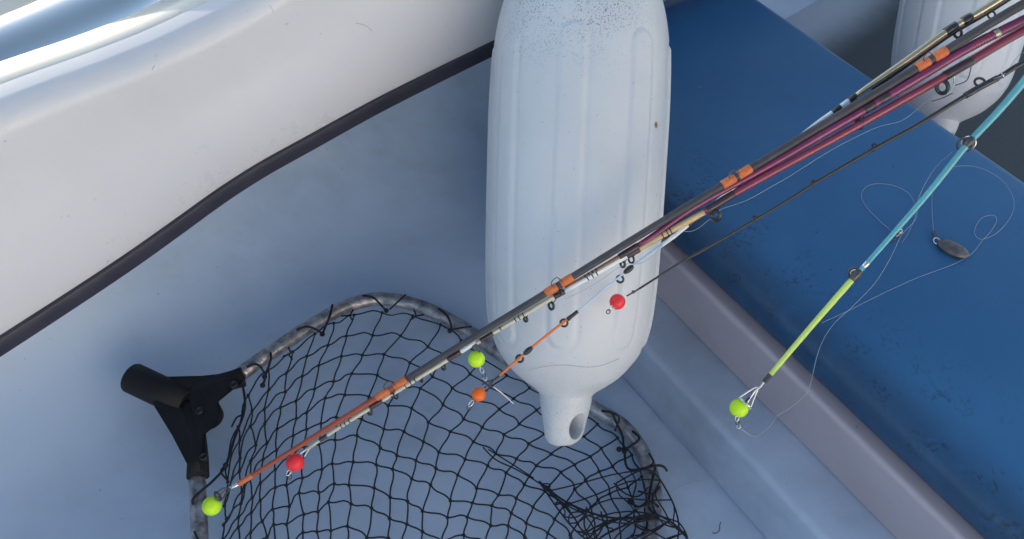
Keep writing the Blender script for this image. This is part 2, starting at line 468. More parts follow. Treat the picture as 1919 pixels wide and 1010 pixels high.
rgt = axF.cross(toc) * -1
# local frame: z up the axis, -y towards viewer, x to the right
MF = Matrix((( -toc.cross(axF).x, -toc.x, axF.x, tipF.x), (-toc.cross(axF).y, -toc.y, axF.y, tipF.y), (-toc.cross(axF).z, -toc.z, axF.z, tipF.z), (0, 0, 0, 1)))
if MF.to_3x3().determinant() < 0:
    for i in range(3): MF[i][0] *= -1
if MF.to_3x3().col[0].x < 0:
    for i in range(3): MF[i][0] *= -1; MF[i][1] *= -1
# radius along the axis, pixel rows from the photograph turned into metres above the lower tip
prof_px = [(738, 50), (730, 58), (718, 76), (702, 97), (681, 116), (655, 133.5), (620, 146), (580, 153), (520, 158), (450, 161), (330, 164), (220, 166), (150, 165.5), (90, 163), (50, 158), (10, 149), (-25, 136), (-55, 117), (-75, 96), (-90, 74), (-100, 58), (-110, 49)]
pr = [((832 - y) * PXM, r * PXM) for y, r in prof_px]
STAIN = (.0735, -.0500, (832 - 245) * PXM)
prs = spline(pr, 8)
def rad_at(z):
    for (a, ra), (b, rb) in zip(prs, prs[1:]):
        if a <= z <= b: return ra + (rb - ra) * (z - a) / max(1e-9, b - a)
    return prs[-1][1]
ZR0, ZR1 = (832 - 640) * PXM, (832 - 88) * PXM
def rib(ang, z, r):
    best = 9
    for j in range(8):
        a = R(-94.5 + 47 * 0 + 45 * j)
        da = (ang - a + math.pi) % (2 * math.pi) - math.pi
        dx = abs(da) * r; hw = .0118
        zz = max(0, ZR0 + hw - z, z - (ZR1 - hw))
        d = math.sqrt(dx * dx + zz * zz) - hw
        if d < best: best = d
    return .0015 * (1 - sstep(-.0022, .0022, best)) - .0006 * math.exp(-((best - .003) / .0022) ** 2)
mf = fender_mat('white_fender_vinyl', 1)
def fender_mesh_body():
    bm = bmesh.new(); rows = []
    SEG = 288
    zs = [z for z, r in prs]
    zl = []
    za, zb = zs[0], zs[-1]
    N = 230
    for i in range(N + 1):
        zl.append(za + (zb - za) * i / N)
    zl = sorted(set(zl + zs[:60] + zs[-60:]))
    for z in zl:
        r = rad_at(z)
        rows.append([Vector(((r + rib(a, z, r)) * math.cos(a), (r + rib(a, z, r)) * math.sin(a), z)) for a in [2 * math.pi * k / SEG for k in range(SEG)]])
    V = [[bm.verts.new(p) for p in r] for r in rows]
    for a, b in zip(V, V[1:]):
        for k_ in range(SEG):
            f = bm.faces.new((a[k_], a[(k_ + 1) % SEG], b[(k_ + 1) % SEG], b[k_])); f.smooth = True
    bm.faces.new(list(reversed(V[0]))); bm.faces.new(V[-1])
    return bm
def eye_mesh(neck_z, sgn, rot):
    """flattened rope eye: round at the neck, thinning to a rounded tab with a hole through it"""
    bm = bmesh.new(); rows = []; SEG = 48
    r0 = 50 * PXM; Lh = 98 * PXM
    n = 22
    for i in range(n + 1):
        t = i / n
        z = Lh * t
        e = max(0, (t - .72) / .28)
        endr = math.sqrt(max(0, 1 - e ** 2.4)) if e > 0 else 1
        wid = r0 * (1 - .26 * t) * max(.04, endr)                 # in the plane of the tab
        thk = r0 * (1.0 - .36 * sstep(0, .9, t)) * max(.04, endr ** .6)
        rows.append((z, wid, thk, (r0 * (1 - .26 * t) - wid) * .5))
    V = []
    for z, a, b, sh in rows:
        V.append([bm.verts.new((-sh + a * math.cos(2 * math.pi * k / SEG), b * math.sin(2 * math.pi * k / SEG), z)) for k in range(SEG)])
    for a, b in zip(V, V[1:]):
        for k in range(SEG):
            f = bm.faces.new((a[k], a[(k + 1) % SEG], b[(k + 1) % SEG], b[k])); f.smooth = True
    bm.faces.new(list(reversed(V[0]))); bm.faces.new(V[-1])
    bmesh.ops.recalc_face_normals(bm, faces=bm.faces)
    me = bpy.data.meshes.new('t'); bm.to_mesh(me); bm.free()
    o = bpy.data.objects.new('t', me); C.objects.link(o)
    cb = bmesh.new()
    Mh = Matrix.Translation((0, 0, Lh * .60)) @ Matrix.Rotation(R(90), 4, 'X')
    lathe(cb, [(.0115, -.06), (.0110, -.0215), (.0092, -.017), (.0080, 0), (.0092, .017), (.0110, .0215), (.0115, .06)], 32, Mh @ Matrix.Diagonal((1, 1.35, 1, 1)))
    bmesh.ops.recalc_face_normals(cb, faces=cb.faces)
    cme = bpy.data.meshes.new('c'); cb.to_mesh(cme); cb.free()
    co = bpy.data.objects.new('c', cme); C.objects.link(co)
    md = o.modifiers.new('b', 'BOOLEAN'); md.object = co; md.operation = 'DIFFERENCE'; md.solver = 'EXACT'
    bpy.context.view_layer.update()
    dg = bpy.context.evaluated_depsgraph_get()
    out = bpy.data.meshes.new_from_object(o.evaluated_get(dg))
    bpy.data.objects.remove(o); bpy.data.objects.remove(co); bpy.data.meshes.remove(me); bpy.data.meshes.remove(cme)
    for p in out.polygons: p.use_smooth = True
    M = Matrix.Translation((0, 0, neck_z)) @ Matrix.Rotation(rot, 4, 'Z') @ (Matrix.Rotation(math.pi, 4, 'X') if sgn < 0 else Matrix())
    out.transform(M); out.name = 'rope_eye'
    try: out.set_sharp_from_angle(angle=R(40))
    except Exception: pass
    out.materials.clear(); out.materials.append(mf)
    return out
fend = root('boat_fender', (0, 0, 0), 'large white ribbed boat fender hanging upright over the landing net', 'boat fender', 'white boat fenders')
fend.matrix_world = MF
build('body', fender_mesh_body(), mf, fend, local=True)
for nz, sg in ((prs[0][0] + .001, -1), (prs[-1][0] - .001, 1)):
    me = eye_mesh(nz, sg, R(42))
    o = bpy.data.objects.new('rope_eye', me); C.objects.link(o); o.parent = fend
f2 = fend.copy(); C.objects.link(f2); f2['label'] = 'white boat fender half hidden at upper right behind the blue bench'
for ch in list(fend.children):
    c = ch.copy(); C.objects.link(c); c.parent = f2
t2 = D(1746, 290, 1.19); u2 = D(1838, -120, 1.16)
z2 = (u2 - t2).normalized(); y2 = -(Vector((0, 0, CAMZ)) - (t2 + u2) / 2); y2 = (y2 - z2 * y2.dot(z2)).normalized(); x2 = y2.cross(z2)
M2 = Matrix(((x2.x, y2.x, z2.x, t2.x), (x2.y, y2.y, z2.y, t2.y), (x2.z, y2.z, z2.z, t2.z), (0, 0, 0, 1)))
f2.matrix_world = M2 @ Matrix.Rotation(R(20), 4, 'Z') @ Matrix.Scale(.95, 4)
# line that holds each fender to the side deck
M_rope = mat('blue_rope', (.05, .09, .22), .8, bump=.4, bscale=500)
for F, lab, u_, tgt in ((fend, 'rope tied through the top eye of the nearer fender', None, None), (f2, 'rope tied through the top eye of the far fender', None, None)):
    Mw = F.matrix_world
    a = Mw @ Vector((0, 0, prs[-1][0] + 60 * PXM)); nearest = min(range(len(FR)), key=lambda i: (off(i, .128, .548) - a).length)
    b = off(nearest, .128, .580)
    bm = bmesh.new(); tube(bm, [a, a.lerp(b, .3) + Vector((0, 0, .03)), a.lerp(b, .7) + Vector((0, 0, .03)), b], .004, 8)
    single('fender_rope', bm, M_rope, lab, 'rope')

# ------------------------------------------------------------------ landing net
M_cord = mat('black_net_cord', (.012, .014, .022), .75)
M_alu = mat('weathered_aluminium', (.52, .49, .49), .36, metal=.75, nscale=70, namt=.75, bump=.6, bscale=140)
M_plas = mat('black_plastic', (.013, .012, .014), .62, spec=.35, bump=.15, bscale=300, nscale=30, namt=.3)
net = root('landing_net', P(420, 800, 0), 'landing net with grey metal hoop and black mesh lying on the cockpit floor', 'landing net')
hoop_px = [(366, 1250, .05), (371, 1120, .05), (374, 1010, .05), (371, 925, .05), (368, 870, .05), (400, 760, .05), (452, 700, .05), (520, 652, .045), (600, 600, .035), (655, 572, .03), (715, 560, .026), (790, 575, .022), (870, 616, .02), (940, 664, .02), (1020, 712, .02), (1110, 764, .02), (1168, 800, .02), (1205, 850, .02), (1224, 910, .02), (1222, 970, .02), (1205, 1050, .02), (1160, 1160, .025), (1060, 1260, .03), (900, 1340, .04), (700, 1370, .045), (500, 1340, .05)]
HP = hoop_px[6:] + hoop_px[:5]
hs = [P(*a) for a in spline(HP, 8)]
bm = bmesh.new(); tube(bm, hs, .0098, 14)
build('hoop', bm, M_alu, net)
# yoke: tube socket, two arms, webs, boss and rivets
YZ = .058
def Y(x, y, dz=0): return P(x, y, YZ + dz)
bm = bmesh.new()
a, b = Y(246, 707, .004), Y(352, 757, .0)
ax = (b - a).normalized()
tube(bm, [a - ax * .001, a, a + ax * .002, a.lerp(b, .5), b], [.0165, .0185, .0195, .0195, .0180], 28)
build('socket', bm, M_plas, net)
bm = bmesh.new()                                              # dark bore of the socket end
nrm = ax
tube(bm, [a - ax * .0014, a + ax * .01], [.0135, .0135], 24)
build('socket_bore', bm, mat('dark_bore', (.008, .008, .01), .7), net)
for q in ([(350, 742), (400, 722), (436, 712), (456, 706)], [(352, 760), (366, 815), (371, 860), (371, 893)]):
    bm = bmesh.new()
    pts = [Y(x, y) for x, y in q]
    tube(bm, pts, [.0130, .0125, .0122, .0130], 24)
    build('arm', bm, M_plas, net)
def slab(poly, z0, z1, name, bev):
    bm = bmesh.new()
    lo = [bm.verts.new(Y(x, y, z0)) for x, y in poly]; hi = [bm.verts.new(Y(x, y, z1) ) for x, y in poly]
    n = len(poly)
    bm.faces.new(lo); bm.faces.new(hi)
    for i in range(n): bm.faces.new((lo[i], lo[(i + 1) % n], hi[(i + 1) % n], hi[i]))
    bmesh.ops.recalc_face_normals(bm, faces=bm.faces)
    es = [e for e in bm.edges if all(v in hi for v in e.verts)]
    bmesh.ops.bevel(bm, geom=es, offset=bev, segments=2, affect='EDGES')
    build(name, bm, M_plas, net)
slab([(300, 706), (378, 704), (446, 697), (455, 716), (410, 752), (413, 768), (410, 788), (402, 799), (386, 812), (383, 850), (384, 884), (360, 888), (322, 815), (290, 763), (282, 740)], -.012, .0115, 'web', .0025)
bm = bmesh.new()
for (x, y, r) in ((391, 779, .0175),):
    c = Y(x, y); lathe(bm, [(r, -.004), (r, .007), (r - .002, .009), (r * .5, .0092)], 28, Matrix.Translation(c))
build('boss', bm, M_plas, net)
for x, y in ((373, 768), (438, 719), (381, 855)):
    bm = bmesh.new(); c = Y(x, y, .0148 if x != 373 else .017)
    lathe(bm, [(.0050, -.006), (.0050, -.0006), (.0042, .0004), (.0030, .0004), (.0026, -.0016), (.0004, -.0016)], 18, Matrix.Translation(c))
    build('rivet', bm, mat('dark_screw', (.02, .018, .018), .5), net)

# mesh bag: two families of cords knotted together, sagging between knots
def resample(pts, n):
    q = spline(pts, 8); return [q[round(i * (len(q) - 1) / (n - 1))] for i in range(n)]
TRI = [((418, 880), (420, 985), (418, 1140)), ((448, 795), (450, 935), (450, 1140)), ((478, 728), (478, 890), (478, 1138)),
       ((520, 676), (505, 840), (508, 1135)), ((566, 640), (537, 800), (538, 1130)), ((618, 608), (570, 778), (568, 1125)), ((672, 590), (608, 775), (600, 1120)),
       ((730, 586), (640, 778), (616, 1118)), ((786, 598), (684, 785), (652, 1118)), ((838, 622), (734, 795), (686, 1120)), ((886, 654), (780, 810), (722, 1124)),
       ((934, 690), (822, 835), (762, 1130)), ((984, 722), (866, 850), (806, 1138)), ((1036, 750), (908, 872), (850, 1148)), ((1088, 774), (950, 895), (894, 1160)),
       ((1136, 800), (992, 918), (936, 1170)), ((1172, 836), (1030, 946), (978, 1180)), ((1196, 884), (1062, 980), (1020, 1190)), ((1206, 940), (1086, 1016), (1062, 1200)), ((1204, 1000), (1100, 1060), (1100, 1210))]
TRI = list(zip(*(resample([t[q] for t in TRI], 23) for q in range(3))))
NB_ = len(TRI); NA = 13
nodes = []
rnd = random.Random(11)
for i, (r0_, m0_, e0_) in enumerate(TRI):
    col = []
    path = spline([r0_, m0_, e0_], 30)
    acc = [0]
    for p, q in zip(path, path[1:]): acc.append(acc[-1] + math.dist(p, q))
    for j in range(NA + 1):
        t = j / NA
        want = acc[-1] * (t * 1.04 - .04 * t * t) if j else 0
        k_ = min(range(len(acc)), key=lambda n_: abs(acc[n_] - want)); x, y = path[k_]
        jit = 5 if j else 2
        x += rnd.uniform(-jit, jit) + 9 * noise.noise(Vector((x * .008, y * .008, 1))); y += rnd.uniform(-jit, jit) + 9 * noise.noise(Vector((x * .008, y * .008, 9)))
        z = .018 + .022 * (1 - t) * (1 if i < 9 else .4) + .012 * noise.noise(Vector((x * .012, y * .012, 4)))
        col.append((x, y, max(.006, z)))
    nodes.append(col)
bm = bmesh.new()
def cord(bm, a, b, bow, r=.00105, seg=5, n=6):
    dx, dy = b[0] - a[0], b[1] - a[1]; L_ = math.hypot(dx, dy) or 1
    nx, ny = -dy / L_, dx / L_; pts = []
    for k in range(n + 1):
        t = k / n; o = bow[0] * 4 * t * (1 - t) + bow[1] * math.sin(2 * math.pi * t)
        pts.append(P(a[0] + dx * t + nx * o, a[1] + dy * t + ny * o, a[2] + (b[2] - a[2]) * t - .0025 * 4 * t * (1 - t) * 0))
    tube(bm, pts, r, seg, cap=False)
for i in range(NB_):
    for j in range(NA + 1):
        a = nodes[i][j]
        if j < NA:
            b = nodes[i][j + 1]; L_ = math.dist(a[:2], b[:2])
            cord(bm, a, b, (rnd.uniform(-.05, .05) * L_, -.015 * L_ + rnd.uniform(-.02, .02) * L_))
        if i < NB_ - 1:
            b = nodes[i + 1][j]; L_ = math.dist(a[:2], b[:2])
            cord(bm, a, b, (rnd.uniform(-.09, .01) * L_, .03 * L_ + rnd.uniform(-.02, .03) * L_))
        ball(bm, P(*a), .0025, 6, 4)
build('net_mesh', bm, M_cord, net)
# slack fold of netting heaped at the right of the hoop
bm = bmesh.new()
fold = [(1010, 902, .04), (1060, 940, .042), (1120, 965, .045), (1175, 972, .045), (1232, 965, .04), (1285, 1005, .03), (1290, 1060, .02)]
fold2 = [(1012, 905, .035), (1050, 960, .04), (1085, 1000, .04), (1140, 1040, .04)]
fold3 = [(1000, 896, .035), (960, 870, .03), (915, 842, .03)]
fold4 = [(1155, 905, .045), (1215, 880, .05), (1255, 930, .04), (1272, 985, .03), (1264, 1040, .02)]
def px_cord(bm, pts, r, n=6): tube(bm, [P(*p) for p in spline(pts, n)], r, 6)
for f_, r_c in ((fold, .0013), (fold2, .0011), (fold3, .0009), (fold4, .0011)): px_cord(bm, f_, r_c)
px_cord(bm, [(x + 6, y + 9, z + .004) for x, y, z in fold], .0009)
A_ = resample(fold, 12); B_ = resample(fold4, 12); Cc = resample(fold2 + [(1200, 1080, .03)], 12)
for k in range(1, 12):
    a = A_[k]; b = Cc[min(11, k)]
    cord(bm, a, b, (rnd.uniform(-12, 12), rnd.uniform(-6, 6)), .0009)
    cord(bm, A_[k], B_[(k * 2) % 12], (rnd.uniform(-14, 14), rnd.uniform(-7, 7)), .0009)
    cord(bm, Cc[k], A_[k - 1], (rnd.uniform(-14, 14), rnd.uniform(-7, 7)), .0009)
for _ in range(2):
    x = rnd.uniform(1060, 1265); y = rnd.uniform(955, 1040); x1 = x + rnd.uniform(-60, 60); y1 = y + rnd.uniform(-45, 60)
    cord(bm, (x, y, rnd.uniform(.02, .05)), (x1, y1, rnd.uniform(.01, .04)), (rnd.uniform(-12, 12), rnd.uniform(-8, 8)), .0009)
px_cord(bm, [(905, 838, .03), (930, 862, .03), (968, 880, .034), (1014, 908, .036), (1046, 938, .036), (1080, 952, .036), (1110, 985, .034), (1128, 1040, .03)], .0009)
for q in ([(1100, 950, .04), (1095, 985, .03), (1112, 1010, .03), (1130, 985, .034), (1126, 958, .04)], [(1150, 905, .04), (1172, 925, .035), (1196, 930, .035), (1216, 912, .04)],
          [(1180, 880, .04), (1192, 905, .036), (1186, 940, .036), (1205, 975, .03)], [(1235, 905, .04), (1222, 940, .034), (1242, 980, .03), (1275, 990, .02)]):
    px_cord(bm, q, .0010)
for k in range(9):
    a = A_[k + 1]; ball(bm, P(*a), .0027, 6, 4)
build('net_fold', bm, M_cord, net)
# black lashings that tie the bag to the hoop
lash = [[(463, 688, .062), (478, 682, .064), (490, 690, .062), (497, 706, .05), (492, 722, .04)],
        [(504, 651, .05), (508, 668, .055), (503, 688, .052), (496, 706, .045)],
        [(556, 618, .05), (574, 612, .055), (594, 618, .05), (604, 626, .04)],
        [(623, 571, .045), (618, 592, .05), (610, 612, .045), (604, 626, .04)],
        [(680, 554, .042), (700, 558, .043), (716, 574, .04), (724, 582, .035)],
        [(760, 552, .038), (745, 566, .04), (730, 580, .036)],
        [(822, 578, .034), (838, 592, .036), (846, 612, .03), (843, 620, .03)],
        [(884, 612, .035), (866, 614, .036), (846, 618, .03)],
        [(1128, 770, .034), (1146, 774, .038), (1154, 790, .034), (1166, 815, .03), (1170, 845, .03), (1180, 880, .034), (1235, 872, .04), (1250, 882, .03)],
        [(1228, 876, .04), (1218, 920, .035), (1216, 950, .036), (1226, 965, .036), (1205, 972, .036), (1175, 970, .034)],
        [(455, 724, .05), (459, 752, .045), (456, 778, .042), (440, 820, .045), (423, 872, .05), (400, 900, .056), (364, 932, .064), (362, 946, .062)],
        [(364, 996, .062), (372, 1012, .066), (384, 1024, .06)],
        [(540, 650, .045), (544, 662, .036), (530, 668, .034)], [(541, 664, .04), (548, 674, .034)],
        [(662, 580, .036), (655, 590, .034), (640, 592, .03)], [(655, 590, .036), (660, 600, .03)],
        [(776, 582, .034), (779, 592, .034), (768, 600, .03)], [(779, 592, .034), (794, 590, .03)],
        [(457, 778, .044), (444, 782, .04), (434, 800, .04)], [(423, 872, .05), (414, 884, .045), (428, 902, .04)]]
lash += [[(1140, 772, .034), (1160, 782, .04), (1152, 808, .03)], [(1185, 808, .034), (1198, 822, .04), (1178, 838, .032), (1160, 842, .03)], [(1216, 850, .034), (1224, 868, .04), (1200, 880, .032)],
         [(1236, 912, .034), (1222, 926, .04), (1196, 920, .032)], [(1234, 950, .034), (1218, 938, .04), (1198, 950, .032), (1180, 940, .03)], [(1190, 985, .034), (1214, 996, .04), (1236, 990, .03)]]
for q in lash:
    bm = bmesh.new(); px_cord(bm, q, .0016 if len(q) > 3 else .0012, 6)
    if len(q) > 3: ball(bm, P(*q[-1]) if len(q) < 6 else P(*q[len(q) // 2]), .0036, 8, 6)
    build('lashing', bm, M_cord, net)

# ------------------------------------------------------------------ fishing rods
M = {
 'carbon': mat('grey_carbon', (.07, .068, .078), .5, spec=.35, nscale=60, namt=.3),
 'redor': mat('red_orange_varnish', (.36, .062, .02), .35, coat=.2),
 'orange': mat('orange_wrap', (.72, .18, .05), .5, nscale=300, namt=.25),
 'purple': mat('magenta_varnish', (.20, .014, .082), .28, coat=.7, nscale=40, namt=.25),
 'pink': mat('pink_red_varnish', (.26, .026, .062), .28, coat=.7, nscale=40, namt=.25),
 'maroon': mat('maroon_wrap', (.055, .022, .03), .35, coat=.5, nscale=90, namt=.5),
 'tan': mat('tan_glass', (.62, .43, .20), .35, coat=.4, nscale=30, namt=.2),
 'brown': mat('brown_glass', (.36, .19, .10), .35, coat=.4, nscale=30, namt=.2),
 'cream': mat('cream_glass', (.66, .62, .48), .35, coat=.4, nscale=30, namt=.12),
 'white': mat('white_glass', (.78, .82, .84), .3, coat=.5),
 'gold': mat('gold_varnish', (.50, .42, .28), .22, metal=.8),
 'black': mat('black_varnish', (.014, .014, .016), .3, coat=.5),
 'ice': mat('ice_blue_glass', (.50, .66, .82), .3, coat=.4),
 'neonor': mat('neon_orange_glass', (.85, .21, .05), .4),
 'turq': mat('turquoise_varnish', (.10, .42, .48), .22, coat=.8, nscale=25, namt=.2),
 'lime': mat('lime_glass', (.62, .80, .16), .35, coat=.4),
 'silver': mat('silver_wire', (.70, .71, .73), .2, metal=1),
 'dwire': mat('dark_wire', (.10, .10, .11), .35, metal=.6),
}
class Rod:
    def __init__(s, name, label, pts, rad):
        """pts: (x, y, depth) from butt side to tip in photo pixels; rad: (x, half width in px)"""
        s.sp = spline(pts, 14); s.rad = sorted(rad)
        s.root = root('fishing_rod', D(*pts[-1]), label, 'fishing rod', 'fishing rods laid side by side')
        a = D(*pts[0]); b = D(*pts[1]); t = (a - b).normalized(); r0 = s.rad[-1][1] * pts[0][2] / FPX
        bm = bmesh.new(); tube(bm, [a - t * .002, a + t * .35, a + t * .62], [r0 * .97, r0 * 1.15, r0 * 1.3], 14); build('butt_section', bm, M['carbon'], s.root)
        bm = bmesh.new(); tube(bm, [a + t * .61, a + t * .62, a + t * .66, a + t * .92, a + t * .93], [r0 * 1.4, .009, .012, .0125, .010], 18); build('cork_grip', bm, M['tan'], s.root)
    def at(s, x):
        q = s.sp
        for a, b in zip(q, q[1:]):
            if min(a[0], b[0]) <= x <= max(a[0], b[0]) and a[0] != b[0]:
                t = (x - a[0]) / (b[0] - a[0]); return tuple(u + (v_ - u) * t for u, v_ in zip(a, b))
        return q[0] if abs(x - q[0][0]) < abs(x - q[-1][0]) else q[-1]
    def r(s, x):
        q = s.rad
        if x <= q[0][0]: h = q[0][1]
        elif x >= q[-1][0]: h = q[-1][1]
        else:
            for a, b in zip(q, q[1:]):
                if a[0] <= x <= b[0]: h = a[1] + (b[1] - a[1]) * (x - a[0]) / (b[0] - a[0]); break
        return h * s.at(x)[2] / FPX
    def pt(s, x): return D(*s.at(x))
    def tan(s, x): return (s.pt(x - 3) - s.pt(x + 3)).normalized()
    def seg(s, x1, x0, name, m, grow=0, swell=False):          # x1 > x0
        bm = bmesh.new(); n = max(2, int(abs(x1 - x0) / 22) + 1)
        if swell: n = 8
        xs = [x1 + (x0 - x1) * i / n for i in range(n + 1)]
        g = grow * .7 / FPX
        rs = [s.r(x) + (g * math.sin(math.pi * min(1, max(0, i / n))) ** .6 if swell else g) for i, x in enumerate(xs)]
        pts = [s.pt(x) for x in xs]
        if grow and not swell:                                # softly rounded ends
            pts = [pts[0]] + [pts[0].lerp(pts[1], .06)] + pts[1:-1] + [pts[-1].lerp(pts[-2], .06)] + [pts[-1]]
            rs = [rs[0] - g * .8] + [rs[0]] + rs[1:-1] + [rs[-1]] + [rs[-1] - g * .8]
        tube(bm, pts, rs, 14)
        return build(name, bm, M[m] if isinstance(m, str) else m, s.root)
    def wrap(s, xc, half, m, grow=1.4): return s.seg(xc + half, xc - half, 'wrap', m, grow)
    def tick(s, xs, m='black'):
        for x in xs: s.seg(x + 1.0, x - 1.0, 'thread_band', m, .35)
    def guide(s, xr, yr, rpx, x0, tpx=2.2, m='black', stretch=1.25, legs=True, face=.5):
        """line guide: a ring at pixel (xr, yr) on wire legs that meet the rod at x0 +- 8 px"""
        d = s.at(x0)[2] + .002
        c = D(xr, yr, d); k_ = d / FPX
        t = s.tan(x0); vw = (Vector((0, 0, CAMZ)) - c).normalized()
        nrm = (t * (1 - face) + vw * face).normalized()
        bm = bmesh.new()
        torus(bm, c, nrm, rpx * k_, tpx * k_, 22, 8, stretch, c - s.pt(x0))
        if legs:
            for q in (x0 + 9, x0 - 5):
                p0 = s.pt(q); v_ = (c - p0); L_ = v_.length
                if L_ > rpx * k_ * .8:
                    e = c - v_.normalized() * rpx * k_ * stretch * .95
                    tube(bm, [p0, p0.lerp(e, .5) + t * .0006, e], .9 * k_, 6)
        return build('line_guide', bm, M[m], s.root)
    def wire(s, pts, rpx, name, m='silver', closed=False):
        bm = bmesh.new(); tube(bm, [D(*p) for p in spline(pts, 6)], rpx * pts[0][2] / FPX, 6)
        return build(name, bm, M[m], s.root)

# --- grey rod with orange bindings and red-orange tip
d1 = .735
r1 = Rod('r1', 'dark grey rod with paired orange wraps and red orange tip', [(2130, -105, .70), (1917, 8, .71), (1735, 118, .715), (1552, 228, .72), (1379, 332, .72), (1205, 437, .72), (1046, 535, .725), (890, 630, .735), (735, 727, .745), (600, 811, .75), (447, 907, .755)],
         [(447, 4.4), (500, 4.6), (735, 5.8), (1046, 6.8), (1380, 7.6), (1740, 8.4), (2130, 9.5)])
r1.seg(2130, 762, 'blank', 'carbon'); r1.seg(762, 447, 'tip_section', 'redor')
for a, b, h in ((1033, 1062, 11), (717, 750, 12), (1365, 1395, 12), (1729, 1761, 12)):
    r1.wrap(a, h, 'orange'); r1.wrap(b, h, 'orange')
    m_ = (a + b) / 2; q = r1.at(m_)
    r1.wire([(m_ + 6, q[1] - 6, q[2] - .004), (m_ - 4, q[1] - 14, q[2] - .004), (m_ - 14, q[1] - 5, q[2] - .004), (m_ - 12, q[1] + 3, q[2] - .004)], 1.0, 'line_guide', 'dwire')
    if a < 1700: r1.guide(m_ + 2, q[1] + 13, 4, m_ + 3, 1.6)
r1.wrap(460, 13, 'orange', .8)
r1.guide(1716, 141, 5, 1722, 2.2)
q = r1.at(447)
bm = bmesh.new(); tube(bm, [D(450, 905, .755), D(428, 917, .757)], 4.2 * .755 / FPX, 10); build('tip_top', bm, M['silver'], r1.root)
for e in ((-7, -4), (7, 5), (0, 0)):
    r1.wire([(432, 914, .756), (420 + e[0] * .6, 920 + e[1], .757), (408 + e[0], 932 + e[1], .757)], 1.3, 'tip_wire', 'dwire')
bm = bmesh.new(); torus(bm, D(408, 930, .757), D(450, 905, .757) - D(408, 932, .757), 9 * .757 / FPX, 2.2 * .757 / FPX); build('tip_ring', bm, M['dwire'], r1.root)

# --- purple rod running out into cream
r2 = Rod('r2', 'purple magenta rod with dark wraps ending in a slim cream tip by a red bead', [(2120, -62, .705), (1917, 38, .712), (1818, 88, .715), (1719, 147, .715), (1616, 208, .72), (1537, 254, .72), (1423, 320, .722), (1299, 389, .722), (1218, 446, .722), (1148, 489, .725), (1059, 541, .73), (960, 598, .737), (853, 665, .742), (720, 748, .75), (620, 811, .755), (575, 842, .756)],
         [(575, 3.2), (700, 4.2), (850, 4.6), (1050, 4.5), (1160, 5), (1200, 5.5), (1423, 7.2), (1720, 8.6), (2120, 10)])
r2.seg(2120, 1194, 'blank', 'purple'); r2.seg(1194, 1060, 'blank', 'brown'); r2.seg(1060, 575, 'tip_section', 'cream')
r2.wrap(1178, 18, 'maroon', 1.5); r2.wrap(851, 12, 'maroon', .9); r2.wrap(705, 12, 'maroon', .9); r2.wrap(606, 7, 'maroon', .7)
r2.seg(896, 864, 'band', 'white', .7)
r2.tick([640, 647, 655, 760, 770, 778, 1118, 1111, 1104, 1097])
for a, b in ((1640, 1616), (1668, 1645)): r2.wrap((a + b) / 2, 10, 'maroon', .8); r2.tick([b - 2, a + 2], 'pink')
r2.guide(693, 772, 5, 700, 2.4); r2.guide(742, 743, 4, 748, 1.8); r2.guide(831, 688, 4.5, 834, 2.2); r2.guide(790, 713, 2.5, 790, 1.8); r2.guide(1610, 232, 8, 1622, 2.2)
r2.wrap(1866, 5, 'gold', .6)
for i in range(7): r2.seg(1852 - i * 5.2, 1849.5 - i * 5.2, 'print_mark', 'pink', .35)
r2.wire([(585, 835, .756), (574, 842, .757), (562, 851, .757)], 2.2, 'tip_wire', 'silver'); r2.wire([(583, 838, .757), (574, 850, .758), (570, 856, .758)], 1.2, 'tip_wire', 'silver')

# --- pink-red rod whose tan and cream tip ends over the yellow bead
r3 = Rod('r3', 'pinkish red rod turning tan then cream with tip above yellow green bead', [(2120, -48, .712), (1917, 57, .718), (1818, 115, .72), (1719, 172, .72), (1559, 262, .722), (1400, 349, .722), (1315, 400, .722), (1245, 439, .722), (1184, 474, .724), (1089, 528, .728), (1030, 561, .731), (985, 588, .733), (924, 624, .737), (893, 643, .738)],
         [(893, 3.6), (985, 4.4), (1060, 5), (1180, 5.6), (1315, 6), (1345, 6.8), (1720, 8.4), (2120, 10)])
r3.seg(2120, 1319, 'blank', 'pink'); r3.seg(1319, 1184, 'blank', 'tan'); r3.seg(1184, 1058, 'blank', 'white'); r3.seg(1058, 893, 'tip_section', 'cream')
r3.wrap(1350, 26, 'maroon', .8); r3.tick([1374, 1339], 'pink'); r3.wrap(1186, 12, 'maroon', 1.2); r3.wrap(1048, 10, 'maroon', 1.0); r3.wrap(912, 12, 'maroon', .9)
r3.tick([1241, 1250, 1256, 1118, 1110, 1101, 966, 973, 981, 938]); r3.wrap(1795, 26, 'maroon', .9); r3.tick([1768, 1826], 'pink')
r3.guide(1341, 404, 9, 1348, 3.6, stretch=1.1); r3.guide(1167, 495, 5, 1176, 2.4); r3.guide(1183, 486, 6, 1190, 2.0); r3.guide(1033, 573, 6, 1042, 2.6); r3.guide(985, 598, 4, 985, 2.4)
r3.guide(1766, 163, 10.5, 1776, 4.0, stretch=1.15); r3.wire([(1787, 142, .722), (1788, 155, .724), (1782, 170, .724), (1772, 176, .724)], 1.2, 'guide_leg', 'silver')
r3.wire([(897, 640, .738), (893, 652, .738), (900, 660, .738)], 1.6, 'tip_wire', 'dwire'); r3.wire([(897, 642, .738), (886, 650, .738), (890, 658, .738)], 1.3, 'tip_wire', 'dwire')

